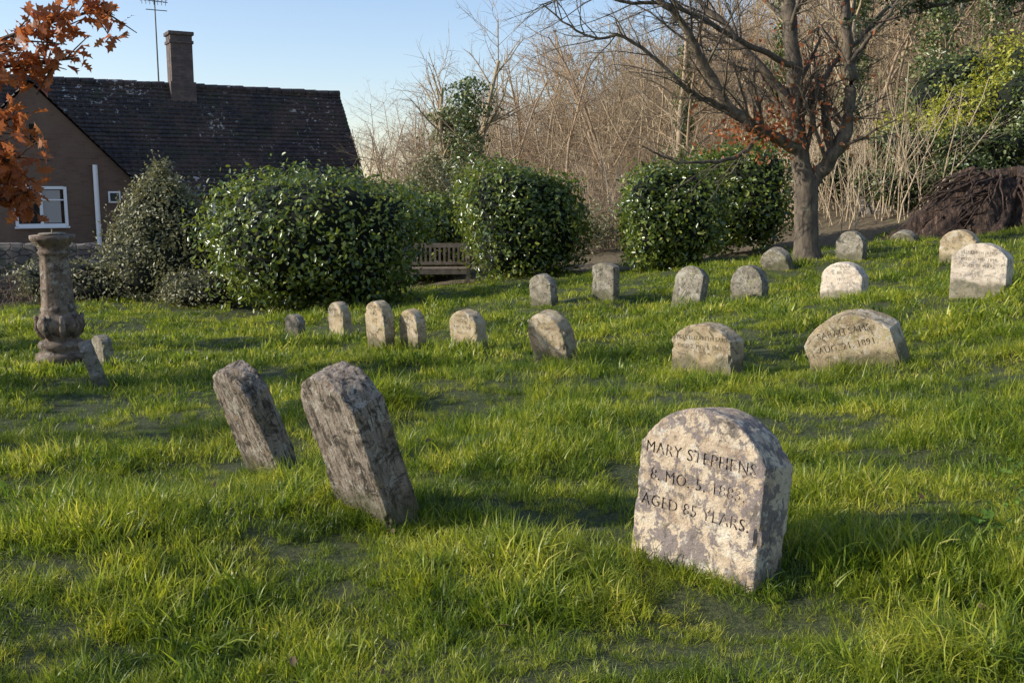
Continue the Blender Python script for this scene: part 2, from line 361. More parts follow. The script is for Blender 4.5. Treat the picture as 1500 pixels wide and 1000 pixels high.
for i in range(8):
    a=i*math.pi/4
    T.tube([(math.cos(a)*r,math.sin(a)*r,z) for r,z in ((.15,.33),(.185,.38),(.21,.45),(.205,.52),(.222,.57),(.225,.555))],[.02,.033,.036,.03,.022,.01],6)
link(bpy.data.objects.new('carved_leaves',T.mesh('carved_leaves',[S_RED])),ped)

# ------------------------------------------------------------------ bench
wood,nt,b=new_mat('bench_teak_weathered'); ov=objvec(nt)
nt.links.new(ramp(nt,[(.3,(.15,.105,.07)),(.7,(.32,.25,.18))],noise_n(nt,ov,9)),b.inputs['Base Color']); b.inputs['Roughness'].default_value=.8
bx,by=-1.75,20.2
bench=empty('park_bench',(bx,by,h1(bx,by)),(0,0,R(4)))
BW=1.75
for sx in(-1,1):
    box('leg_front',(sx*(BW/2-.03),-.5,.3),(.07,.07,.62),wood,bench,.005)
    box('leg_back',(sx*(BW/2-.03),0,.45),(.07,.07,.92),wood,bench,.005,(R(-4),0,0))
    box('armrest',(sx*(BW/2-.03),-.27,.63),(.08,.6,.04),wood,bench,.005)
for i in range(6): box('seat_slat',(0,-.5+i*.09,.42),(BW,.07,.03),wood,bench,.004)
box('seat_rail',(0,-.53,.36),(BW-.1,.03,.08),wood,bench,.004)
box('back_top_rail',(0,.03,.86),(BW-.1,.05,.09),wood,bench,.005); box('back_bottom_rail',(0,.0,.5),(BW-.1,.05,.06),wood,bench,.005)
for i in range(17): box('back_slat',(-.76+i*.095,.015,.67),(.045,.02,.32),wood,bench,.003)

# ------------------------------------------------------------------ bushes
def bush(name,x,y,rx,ry,H,mat,nl=9000,ls=.085,seed=1,shape='round',lumpa=.10,jit=.7,shell=.22,core=True,zoff=None,stray=True):
    g=np.random.default_rng(seed); z0=h1(x,y) if zoff is None else zoff
    def surf(D):
        s=1+lump(D,seed+1,2.6,lumpa)+lump(D,seed+2,7,lumpa*.6)+lump(D,seed+3,15,lumpa*.35)
        P=D*s[:,None]
        if shape=='round':
            k=(np.abs(D)**3.0).sum(1)**(-1/3.0); P=P*k[:,None]*.97
        zz=P[:,2]*.5+.5
        if shape=='cone':
            f=1.25-.85*np.clip(zz,0,1)**1.2; P[:,0]*=f; P[:,1]*=f
        return np.stack([P[:,0]*rx,P[:,1]*ry,(P[:,2]*.5+.5)*H],-1)
    D=g.normal(0,1,(nl,3)); D/=np.linalg.norm(D,axis=1)[:,None]
    S=surf(D); ctr=np.array([0,0,H*.5])
    depth=np.abs(g.normal(0,shell*.5,nl)); f=1-depth
    if stray:
        st=g.random(nl)<.10; f[st]=1+g.uniform(0,.13,st.sum())
    P=ctr+(S-ctr)*f[:,None]; keep=P[:,2]>-.05; P=P[keep]; Nn=D[keep].copy(); Nn[:,2]+=.35
    V,F=leaves_arr(P,Nn,ls,g,jit,.2)
    n1=len(F); Fs=F; mats=[mat]; mi=np.zeros(n1,int)
    if core:  # near-black body added inside the foliage to block light
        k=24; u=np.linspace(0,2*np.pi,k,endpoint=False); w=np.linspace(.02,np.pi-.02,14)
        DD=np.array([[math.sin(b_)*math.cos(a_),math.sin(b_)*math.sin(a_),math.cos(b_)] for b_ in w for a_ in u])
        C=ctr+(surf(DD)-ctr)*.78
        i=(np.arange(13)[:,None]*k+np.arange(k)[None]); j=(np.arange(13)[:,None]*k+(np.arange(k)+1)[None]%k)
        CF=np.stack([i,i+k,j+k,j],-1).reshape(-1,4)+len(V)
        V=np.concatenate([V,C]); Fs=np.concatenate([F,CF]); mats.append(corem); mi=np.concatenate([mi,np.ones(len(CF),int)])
    o=obj_np(name,V,Fs,mats,False,midx=mi); o.location=(x,y,z0)
    return o
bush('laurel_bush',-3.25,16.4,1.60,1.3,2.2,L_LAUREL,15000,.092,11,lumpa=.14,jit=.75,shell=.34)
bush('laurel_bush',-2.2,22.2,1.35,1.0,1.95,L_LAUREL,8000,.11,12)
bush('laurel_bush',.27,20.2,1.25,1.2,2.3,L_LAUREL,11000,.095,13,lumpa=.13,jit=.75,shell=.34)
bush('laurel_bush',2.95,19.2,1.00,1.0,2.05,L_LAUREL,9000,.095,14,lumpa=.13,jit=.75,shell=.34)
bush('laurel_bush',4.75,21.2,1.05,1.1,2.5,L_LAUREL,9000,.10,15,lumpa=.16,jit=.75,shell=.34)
bush('grey_shrub',-6.1,17.6,1.0,.85,2.25,L_OLIVE,14000,.065,16,'cone',.2,jit=1.0,shell=.5)
bush('low_shrub',-7.6,17.4,1.0,.6,.75,L_OLIVE,5000,.06,17,'round',.2,jit=1.2,shell=.6)
bush('low_shrub',-5.2,16.6,.7,.5,.65,L_OLIVE,3500,.06,18,'round',.2,jit=1.2,shell=.6)
# unseen evergreens added beyond the left edge to shade the left of the lawn
bush('unseen_shade_bush',-7.5,7.3,.8,.8,3.0,L_LAUREL,4500,.11,301,'round',.3,shell=.7,core=False)
bush('unseen_shade_bush',-10.4,10.6,1.1,1.1,3.6,L_LAUREL,5000,.13,302,'cone',.3,shell=.8,core=False)
bush('unseen_shade_bush',-5.0,1.55,.8,.45,2.2,L_LAUREL,3600,.10,303,'round',.3,shell=.7,core=False)
bush('unseen_shade_bush',-7.2,4.9,.8,.45,3.3,L_LAUREL,4000,.10,304,'round',.3,shell=.7,core=False)

# ------------------------------------------------------------------ brambles left
g=np.random.default_rng(21); T=Tubes()
for i in range(180):
    x=g.uniform(-10.5,-6.9); y=g.uniform(16.8,18.2); z=h1(x,y); a=g.uniform(0,6.28); L=g.uniform(.5,1.3)
    hh=g.uniform(.2,.7)
    T.tube([(x+math.cos(a)*L*t,y+math.sin(a)*L*t*.5,z+hh*4*t*(1-t)*.9+g.normal(0,.03)) for t in np.linspace(0,1,7)],np.linspace(.009,.004,7),3)
BR=bark_mat('bramble_stem',(.07,.045,.03),(.20,.135,.09),4)
link(bpy.data.objects.new('bramble_thicket',T.mesh('bramble_thicket',[BR])))

# ------------------------------------------------------------------ stone walls
wm,nt,b=new_mat('rubble_stone_wall'); ov=objvec(nt,False)
vo=nd(nt,'ShaderNodeTexVoronoi'); vo.inputs['Scale'].default_value=4.5
mp=nd(nt,'ShaderNodeMapping'); mp.inputs['Scale'].default_value=(1,1,1.9); nt.links.new(ov,mp.inputs[0]); nt.links.new(mp.outputs[0],vo.inputs['Vector'])
vd=nd(nt,'ShaderNodeTexVoronoi',feature='DISTANCE_TO_EDGE'); vd.inputs['Scale'].default_value=4.5; nt.links.new(mp.outputs[0],vd.inputs['Vector'])
sc_=nd(nt,'ShaderNodeSeparateColor'); nt.links.new(vo.outputs['Color'],sc_.inputs[0])
col=ramp(nt,[(0,(.10,.082,.065)),(.5,(.16,.13,.105)),(1,(.25,.21,.17))],sc_.outputs[0]); e=ramp(nt,[(0,.35),(.07,1)],vd.outputs['Distance'])
col=mixc(nt,1.0,col,e,'MULTIPLY'); col=mixc(nt,ramp(nt,[(.5,0),(.65,.7)],noise_n(nt,ov,3)),col,(.06,.07,.03))
nt.links.new(col,b.inputs['Base Color']); b.inputs['Roughness'].default_value=.95; bump(nt,e,.9,.04,b)
def wall(name,p0,p1,ztop0,ztop1,th=.4,zb=-1.6):
    d=Vector((p1[0]-p0[0],p1[1]-p0[1],0)); L=d.length; ang=math.atan2(d.y,d.x)
    n=int(L/.12); V=[];g=np.random.default_rng(5)
    for i in range(n+1):
        t=i/n; zt=ztop0+(ztop1-ztop0)*t+g.normal(0,.025)
        for yy,zz in ((-th/2-.02,zb),(-th/2+g.normal(0,.012),zt-.05),(-th/2+.07,zt+.03),(th/2-.07,zt+.03),(th/2,zt-.05),(th/2,zb)):
            V.append((L*t,yy,zz))
    k=6; i=(np.arange(n)[:,None]*k+np.arange(k-1)[None]); F=np.stack([i,i+k,i+k+1,i+1],-1).reshape(-1,4)
    caps=[[0,1,2,3,4,5],[n*k+5,n*k+4,n*k+3,n*k+2,n*k+1,n*k]]
    o=obj_np(name,V,[F,np.array(caps)],[wm]); o.location=(p0[0],p0[1],0); o.rotation_euler[2]=ang; return o
wall('stone_wall',(-18,18.2),(-6.6,20.6),.2,.1)
wall('stone_wall',(8.4,24.2),(12.5,22.0),1.35,2.1,.5,-.5)

# ------------------------------------------------------------------ house
bH=R(30)
house=empty('brick_house',(-5.42,36.7,-1.2),(0,0,bH))
rend,nt,b=new_mat('render_wall_brown'); ov=objvec(nt,False)
bw=nd(nt,'ShaderNodeTexBrick'); s3=nd(nt,'ShaderNodeSeparateXYZ'); nt.links.new(ov,s3.inputs[0]); cb=nd(nt,'ShaderNodeCombineXYZ'); nt.links.new(s3.outputs[0],cb.inputs[0]); nt.links.new(s3.outputs[2],cb.inputs[1]); nt.links.new(cb.outputs[0],bw.inputs['Vector'])
bw.inputs['Scale'].default_value=1; bw.inputs['Brick Width'].default_value=.24; bw.inputs['Row Height'].default_value=.08; bw.inputs['Mortar Size'].default_value=.008
bw.inputs['Color1'].default_value=(.12,.07,.046,1); bw.inputs['Color2'].default_value=(.175,.105,.07,1); bw.inputs['Mortar'].default_value=(.14,.105,.08,1)
col=mixc(nt,ramp(nt,[(.4,.1),(.65,.75)],noise_n(nt,ov,1.6,9,.65)),bw.outputs[0],(.175,.12,.082)); nt.links.new(col,b.inputs['Base Color']); b.inputs['Roughness'].default_value=.95
bump(nt,noise_n(nt,ov,40,5),.5,.01,b)
tile,nt,b=new_mat('roof_tiles_dark'); ov=objvec(nt,False)
s3=nd(nt,'ShaderNodeSeparateXYZ'); nt.links.new(ov,s3.inputs[0]); cb=nd(nt,'ShaderNodeCombineXYZ'); nt.links.new(s3.outputs[0],cb.inputs[0])
nt.links.new(s3.outputs[2],cb.inputs[1])
bt=nd(nt,'ShaderNodeTexBrick'); bt.inputs['Scale'].default_value=1.0; bt.inputs['Brick Width'].default_value=.24; bt.inputs['Row Height'].default_value=3.4/26; bt.inputs['Mortar Size'].default_value=.012
bt.inputs['Color1'].default_value=(.030,.026,.028,1); bt.inputs['Color2'].default_value=(.080,.062,.056,1); bt.inputs['Mortar'].default_value=(.008,.007,.007,1); bt.inputs['Bias'].default_value=-.1
nt.links.new(cb.outputs[0],bt.inputs['Vector'])
c=mixc(nt,ramp(nt,[(.45,0),(.62,.6)],noise_n(nt,ov,.9,6)),bt.outputs[0],(.095,.058,.045))
c=mixc(nt,ramp(nt,[(.52,0),(.66,.7)],noise_n(nt,ov,2.2,5)),c,(.035,.042,.018))
nl_=noise_n(nt,ov,6.5,3,.7)
msk=nd(nt,'ShaderNodeMath',operation='MULTIPLY_ADD'); msk.inputs[1].default_value=.5; nt.links.new(noise_n(nt,ov,.45,2),msk.inputs[0]); nt.links.new(nl_,msk.inputs[2])
c=mixc(nt,ramp(nt,[(.90,0),(.915,.95)],msk.outputs[0]),c,(.45,.44,.41))
nt.links.new(c,b.inputs['Base Color']); b.inputs['Roughness'].default_value=.75
bump(nt,bt.outputs['Fac'],-.6,.02,b)
white,nt,b=new_mat('white_paint'); b.inputs['Base Color'].default_value=(.8,.8,.78,1); b.inputs['Roughness'].default_value=.4
glass,nt,b=new_mat('window_glass'); b.inputs['Base Color'].default_value=(.05,.06,.07,1); b.inputs['Roughness'].default_value=.05; b.inputs['Metallic'].default_value=.3
curt,nt,b=new_mat('curtain_cloth'); b.inputs['Base Color'].default_value=(.35,.33,.3,1)
dkm,nt,b=new_mat('dark_metal'); b.inputs['Base Color'].default_value=(.12,.12,.12,1); b.inputs['Metallic'].default_value=.5; b.inputs['Roughness'].default_value=.5
def prism(name,x0,x1,prof,mat,parent):
    n=len(prof); V=[(x0,y,z) for y,z in prof]+[(x1,y,z) for y,z in prof]
    F=[np.array([[i,(i+1)%n,(i+1)%n+n,i+n] for i in range(n)]),np.array([list(range(n))[::-1],[i+n for i in range(n)]])]
    return obj_np(name,V,F,[mat],False,parent)
EZ,RZ,HY=2.6,6.0,2.5
prism('main_walls',-18,-.15,[(0,-.5),(5,-.5),(5,EZ),(2.5,RZ-.12),(0,EZ)],rend,house)
def courses(name,x0,x1,y0,z0,y1,z1,nrow,mat,parent,th=.035):
    k=int((x1-x0)/.06)+1; xx=np.linspace(x0,x1,k); V=[];F=[];off=0
    dy=(y1-y0)/nrow; dz=(z1-z0)/nrow; L=math.hypot(dy,dz)
    sgn=-1 if y1>y0 else 1
    nyv=sgn*abs(dz)/L; nzv=abs(dy)/L
    gg=np.random.default_rng(9)
    for r in range(nrow):
        wob=.018*np.sin(xx*2*np.pi/.24)+.008*np.sin(xx*.9+r)+np.repeat(gg.normal(0,.005,k//4+1),4)[:k]
        ya,za=y0+dy*r,z0+dz*r; yb,zb=ya+dy*1.08,za+dz*1.08
        A=np.stack([xx,np.full(k,ya)+nyv*(th+.02+wob),np.full(k,za)+nzv*(th+.02+wob)],-1)
        B=np.stack([xx,np.full(k,yb)+nyv*(.008+wob),np.full(k,zb)+nzv*(.008+wob)],-1)
        C=np.stack([xx,np.full(k,ya),np.full(k,za)],-1)
        V+= [C,A,B]; i=np.arange(k-1)+off
        F.append(np.stack([i,i+1,i+k+1,i+k],-1)); F.append(np.stack([i+k,i+k+1,i+2*k+1,i+2*k],-1)); off+=3*k
    return obj_np(name,np.concatenate(V),np.concatenate(F),[mat],False,parent)
courses('main_roof',-18.2,.1,-.25,EZ-.28,2.5,RZ,26,tile,house)
courses('rear_roof',-18.2,.1,5.25,EZ-.28,2.5,RZ,26,tile,house)
T=Tubes()
for i in range(40): T.tube([(-18.2+i*.458,2.5,RZ+.02+.01*math.sin(i*2.3)),(-18.2+(i+1)*.458-.02,2.5,RZ+.03+.01*math.sin(i*2.3))],[.12,.13],8)
link(bpy.data.objects.new('ridge_tiles',T.mesh('ridge_tiles',[tile])),house)
AX,HWg,AZp=-10.83,2.93,5.62
V=[(AX-HWg,-.5,-.5),(AX+HWg,-.5,-.5),(AX+HWg,-.5,EZ),(AX,-.5,AZp),(AX-HWg,-.5,EZ)]; V+= [(x,2.4,z) for x,y,z in V]
F=[np.array([[0,1,2,3,4],[9,8,7,6,5]]),np.array([[1,6,7,2],[0,4,9,5]])]
obj_np('gable_wing_walls',V,F,[rend],False,house)
for s in(1,-1):
    n_=22; V=[];F=[]
    for r in range(n_):
        t0=r/n_; t1=(r+1.06)/n_
        xa=AX+s*(HWg+.22)*(1-t0); za=EZ-.23+(AZp+.06-EZ+.23)*t0; xb=AX+s*(HWg+.22)*(1-t1); zb=EZ-.23+(AZp+.06-EZ+.23)*t1
        o_=len(V); V+=[(xa,-.62,za),(xa,2.45,za),(xa+s*.03,-.62,za+.05),(xa+s*.03,2.45,za+.05),(xb,-.62,zb+.01),(xb,2.45,zb+.01)]
        F+=[[o_,o_+1,o_+3,o_+2],[o_+2,o_+3,o_+5,o_+4]]
    obj_np('gable_roof',V,np.array(F),[tile],False,house)
def window(x,y,z,w,h,panes=2,parent=house):
    box('window_glass',(x,y+.01,z),(w-.1,.02,h-.1),glass,parent)
    for sx in(-1,1): box('window_frame_side',(x+sx*(w/2-.03),y-.02,z),(.09,.08,h),white,parent)
    for sz in(-1,1): box('window_frame_rail',(x,y-.022,z+sz*(h/2-.03)),(w-.13,.08,.09),white,parent)
    for i in range(1,panes): box('mullion',(x-w/2+w*i/panes,y-.024,z),(.09,.07,h-.13),white,parent)
    box('window_sill',(x,y-.06,z-h/2-.035),(w+.1,.14,.05),white,parent)
window(-10.75,-.5,1.92,1.45,1.2); box('glazing_bar',(-10.75,-.53,2.12),(1.3,.03,.04),white,house)
box('curtain',(-10.45,-.515,1.92),(.5,.012,1.0),curt,house)
window(-5.0,0,1.95,.85,.7); window(-2.2,0,1.7,1.0,.9)
box('small_vent_window',(-8.62,-.52,2.2),(.36,.06,.36),white,house); box('small_vent_pane',(-8.62,-.555,2.2),(.26,.02,.26),glass,house)
box('slit_window',(-10.83,-.51,4.1),(.2,.03,.6),corem,house)
T=Tubes(); T.tube([(-9.15,-.58,-.4),(-9.15,-.58,3.2)],[.075,.075],10); link(bpy.data.objects.new('downpipe',T.mesh('downpipe',[white])),house)
T=Tubes(); T.tube([(-7.8,-.34,EZ-.33),(.05,-.34,EZ-.33)],[.06,.06],8); link(bpy.data.objects.new('gutter',T.mesh('gutter',[dkm])),house)
brick,nt,b=new_mat('chimney_brick'); ov=objvec(nt,False)
s3=nd(nt,'ShaderNodeSeparateXYZ'); nt.links.new(ov,s3.inputs[0]); cb=nd(nt,'ShaderNodeCombineXYZ')
aa=nd(nt,'ShaderNodeMath',operation='ADD'); nt.links.new(s3.outputs[0],aa.inputs[0]); nt.links.new(s3.outputs[1],aa.inputs[1]); nt.links.new(aa.outputs[0],cb.inputs[0]); nt.links.new(s3.outputs[2],cb.inputs[1])
bt=nd(nt,'ShaderNodeTexBrick'); bt.inputs['Scale'].default_value=1; bt.inputs['Brick Width'].default_value=.225; bt.inputs['Row Height'].default_value=.075; bt.inputs['Mortar Size'].default_value=.008
bt.inputs['Color1'].default_value=(.09,.06,.048,1); bt.inputs['Color2'].default_value=(.16,.11,.085,1); bt.inputs['Mortar'].default_value=(.13,.11,.1,1); nt.links.new(cb.outputs[0],bt.inputs['Vector'])
nt.links.new(mixc(nt,ramp(nt,[(.4,0),(.65,.8)],noise_n(nt,ov,3,6)),bt.outputs[0],(.07,.06,.055)),b.inputs['Base Color']); b.inputs['Roughness'].default_value=.9
cx=-5.75
box('chimney_stack',(cx,2.5,6.6),(.74,.74,2.3),brick,house); box('chimney_base',(cx,2.5,5.7),(.86,.86,.9),brick,house); box('chimney_band',(cx,2.5,7.5),(.82,.82,.1),brick,house); box('chimney_cap',(cx,2.5,7.79),(.86,.86,.12),brick,house,.01)
T=Tubes(); ax=cx-.75
T.tube([(ax,2.5,6.0),(ax,2.5,9.0)],[.03,.022],6)
T.tube([(ax-.45,2.4,8.85),(ax+.45,2.6,8.85)],[.015,.015],4); T.tube([(ax-.3,2.5,8.55),(ax+.4,2.5,8.55)],[.015,.015],4)
for i in range(7):
    q=ax-.42+i*.13; T.tube([(q,2.2,8.86),(q,2.8,8.86)],[.011,.011],3); T.tube([(q,2.5,8.72),(q,2.5,9.0)],[.011,.011],3)
link(bpy.data.objects.new('tv_antenna',T.mesh('tv_antenna',[dkm])),house)

# ------------------------------------------------------------------ main bare tree
g=np.random.default_rng(33)
tb=np.array([4.62,15.6,h1(4.62,15.6)-.05])
T=Tubes(); tips=[]
def limb(pts,r0,r1,twigs,spec,L,k=8,bias=(-.35,0,.15)):
    P=np.array([np.array(p,float)+tb for p in pts])
    out=[]
    Q=np.concatenate([[2*P[0]-P[1]],P,[2*P[-1]-P[-2]]])
    for i in range(1,len(Q)-2):
        for t in np.linspace(0,1,6,endpoint=False):
            out.append(.5*((2*Q[i])+(-Q[i-1]+Q[i+1])*t+(2*Q[i-1]-5*Q[i]+4*Q[i+1]-Q[i+2])*t*t+(-Q[i-1]+3*Q[i]-3*Q[i+1]+Q[i+2])*t**3))
    out.append(P[-1]); out=np.array(out); out[1:-1]+=g.normal(0,.014,out[1:-1].shape)
    rr=np.linspace(r0,r1,len(out)); T.tube(out,rr,k)
    for c in range(twigs):
        i=int(g.uniform(.15,1)*(len(out)-2)); ax=unit(out[i+1]-out[i])
        sd=unit(np.cross(ax,g.normal(0,1,3))); sd=unit(sd+np.array(bias))
        d=unit(ax*.75+sd*.8); grow(T,out[i],d,L*g.uniform(.6,1.2)*(1-.3*i/len(out)),max(rr[i]*.34,.010),0,spec,g,tips,.003)
spec=[(7,.55,.75,.10,.015),(6,.55,.7,.13,.0),(3,.6,.6,.16,-.01)]
T.tube([tb+np.array(p) for p in ((0,0,-.1),(0,0,.06),(-.02,0,.25),(-.04,0,.6),(-.06,0,1.0),(-.07,0,1.3))],[.33,.25,.20,.185,.185,.185],12)
limb([(-.07,0,1.15),(-.21,.1,1.86),(-.27,.2,2.8),(-.37,.3,4.1),(-.42,.3,5.4)],.165,.09,16,spec,1.8)
limb([(-.07,0,1.15),(.21,-.05,1.49),(.46,-.1,1.97),(.5,-.1,2.8),(.39,-.1,3.7),(.45,0,5.2)],.125,.06,14,spec,1.6)
limb([(-.18,.05,1.75),(-.69,-.2,1.93),(-1.33,-.4,2.29),(-1.75,-.5,2.92),(-2.13,-.7,3.45),(-2.6,-.8,3.9),(-3.3,-1,4.3)],.10,.03,20,spec,1.4)
limb([(-.8,-.2,1.98),(-1.25,-.5,1.62),(-1.75,-.8,1.53),(-2.3,-.9,1.55),(-2.75,-1,1.75)],.04,.012,7,spec[1:],.8,k=6)
limb([(-.26,.1,2.4),(-.9,.3,3.14),(-1.44,.5,3.77),(-2.2,.6,4.5)],.075,.03,14,spec,1.5)
limb([(-.3,.1,3.0),(-1.2,-.3,3.3),(-2.2,-.5,3.75),(-3.2,-.6,3.85),(-4.3,-.6,4.1)],.05,.014,24,spec[1:],1.3,k=6)
limb([(-1.33,-.4,2.29),(-2.1,-.8,2.6),(-2.9,-1.0,3.2),(-3.6,-1.0,3.3),(-4.2,-1.1,3.7)],.04,.010,20,spec[1:],1.1,k=6)
limb([(-.2,.1,2.2),(.27,.3,2.92),(.8,.5,3.45),(1.4,.5,4.1)],.06,.025,9,spec,1.2,bias=(.1,0,.3))
limb([(.45,-.1,3.0),(.8,-.3,3.5),(1.2,-.4,4.1),(1.5,-.4,4.8)],.04,.015,8,spec[1:],1.0,k=6,bias=(.1,0,.3))
tree=empty('bare_tree')
link(bpy.data.objects.new('trunk_and_branches',T.mesh('tree',[BARK])),tree)
g=np.random.default_rng(34)
P=[]
for c,s,n_ in (((-1.0,-.3,2.0),(.35,.3,.18),260),((-.55,-.2,2.1),(.3,.3,.2),160),((-.1,0,2.6),(.35,.3,.35),150),((.2,0,1.9),(.5,.3,.2),60),((-.2,0,3.3),(.6,.4,.4),60)):
    P.append(tb+np.array(c)+g.normal(0,1,(n_,3))*np.array(s))
P=np.concatenate(P); V,F=leaves_arr(P,g.normal(0,1,P.shape),.09,g,1.0,.8); obj_np('clinging_leaves',V,F,[L_OAK],False,tree)

# ------------------------------------------------------------------ oak with dead leaves
g=np.random.default_rng(41); T=Tubes()
ob=np.array([-5.2,6.9,h1(-5.2,6.9)]); lp=[]
T.tube([ob+np.array(p) for p in ((0,0,-.1),(0,0,.3),(.03,0,1.2),(.0,.05,2.4),(.05,0,3.6),(0,0,4.8))],[.17,.12,.10,.085,.06,.03],10)
def oakb(p0,p1,r,n=16,sag=.1,lo=.3):
    p0=np.array(p0)+ob; p1=np.array(p1)+ob; ts=np.linspace(0,1,7)
    pts=[p0+(p1-p0)*t+np.array([0,0,sag*math.sin(t*math.pi)])+g.normal(0,.02,3) for t in ts]; T.tube(pts,np.linspace(r,r*.25,7),6)
    for c in range(n):
        t=g.uniform(lo,1); q=p0+(p1-p0)*t+np.array([0,0,sag*math.sin(t*math.pi)])
        d=unit(unit(p1-p0)*.8+g.normal(0,.55,3)); L=g.uniform(.12,.34)
        e=q+d*L; T.tube([q,(q+e)/2+g.normal(0,.015,3),e],[.007,.005,.003],4)
        for m in range(g.integers(4,9)): lp.append(q+(e-q)*g.uniform(.3,1)+g.normal(0,.03,3))
oakb((0,0,1.6),(1.85,-.1,2.1),.03,34,.05,.5)
oakb((0,0,1.9),(2.45,.0,2.85),.03,32,.0,.6)
oakb((0,0,1.7),(1.90,-.2,1.82),.03,42,.1,.55)
oakb((0,0,1.5),(1.80,.1,1.55),.02,30,.1,.65)
oakb((0,0,2.1),(2.2,.2,2.55),.03,26,.05,.6)
oakb((0,0,2.8),(1.0,.6,3.9),.03,12); oakb((0,0,2.4),(-1.2,.4,3.3),.03,14); oakb((0,0,2.0),(-.6,-1.2,2.6),.03,14); oakb((0,0,3.2),(.3,-1.0,4.2),.03,12); oakb((0,0,2.6),(.2,1.4,3.2),.03,12)
oak=empty('oak_tree')
link(bpy.data.objects.new('trunk_and_branches',T.mesh('oak',[BARKO])),oak)
lp=np.array(lp)
nO=len(OAK)
def ngon_leaves(name,P,size,g,mat,parent):
    n=len(P); w=g.normal(0,1,(n,3)); w/=np.linalg.norm(w,axis=1)[:,None]
    r=g.normal(0,1,(n,3)); r[:,2]-=.6; u=r-(r*w).sum(1)[:,None]*w; u/=np.linalg.norm(u,axis=1)[:,None]; v=np.cross(w,u)
    s=(size*g.uniform(.7,1.2,n))[:,None,None]
    V=P[:,None]+s*(OAK[None,:,0:1]*u[:,None]+OAK[None,:,1:2]*v[:,None]+OAK[None,:,2:3]*w[:,None])
    F4=[]; F3=[[0,1,15],[8,9,7]]
    for i in range(1,7): F4.append([i,i+1,16-i-1,16-i])
    F=[ (np.array(F4)[None]+(np.arange(n)*nO)[:,None,None]).reshape(-1,4), (np.array(F3)[None]+(np.arange(n)*nO)[:,None,None]).reshape(-1,3)]
    return obj_np(name,V.reshape(-1,3),F,[mat],False,parent)
ngon_leaves('dead_leaves',lp,.125,g,L_OAK,oak)

# ------------------------------------------------------------------ root plate / stump
g=np.random.default_rng(51)
stm,nt,b=new_mat('rotten_stump_wood'); tc=nd(nt,'ShaderNodeTexCoord'); mp=nd(nt,'ShaderNodeMapping'); mp.inputs['Scale'].default_value=(5,5,.7); nt.links.new(tc.outputs['Object'],mp.inputs[0])
a=noise_n(nt,mp.outputs[0],3,8,.7); nt.links.new(ramp(nt,[(.38,(.012,.008,.006)),(.55,(.085,.05,.032)),(.7,(.30,.185,.115))],a),b.inputs['Base Color']); b.inputs['Roughness'].default_value=.95; bump(nt,a,1,.08,b)
T=Tubes(); sx,sy=9.0,19.0; sz=h1(sx,sy)
k=90; V=[]
for j,t in enumerate(np.linspace(0,1,18)):
    for i in range(k):
        a_=i*2*math.pi/k; rg=1+.13*math.sin(a_*9+2*t)+.1*math.sin(a_*17+t)+.05*math.sin(a_*31)+g.normal(0,.025)
        r_=(1.45*(1-t)**.8+.55*t)*rg*(1 if t<.999 else .0); V.append((math.cos(a_)*r_*1.1+.5*t,math.sin(a_)*r_*.8,1.15*t*(1+.16*math.sin(a_*3)+.08*math.sin(a_*11))-.1))
i=(np.arange(17)[:,None]*k+np.arange(k)[None]); j=(np.arange(17)[:,None]*k+(np.arange(k)+1)[None]%k)
st=empty('tree_stump',(sx,sy,sz)); obj_np('stump_body',V,np.stack([i,j,j+k,i+k],-1).reshape(-1,4),[stm],False,st)
for c in range(240):
    a_=g.uniform(0,6.28); z=g.uniform(.3,1.25); L=g.uniform(.3,1.1)
    p=np.array([math.cos(a_)*.68+.4,math.sin(a_)*.5,z]); d=np.array([math.cos(a_+g.normal(0,.3))*1.1,math.sin(a_)*.8,g.uniform(-1,-.2)])
    T.tube([p+d*L*t*np.array([1,1,t])+g.normal(0,.035,3) for t in np.linspace(0,1,6)],np.array([.04,.035,.03,.025,.015,.008])*g.uniform(.4,1.2),5)
link(bpy.data.objects.new('roots',T.mesh('roots',[stm])),st)

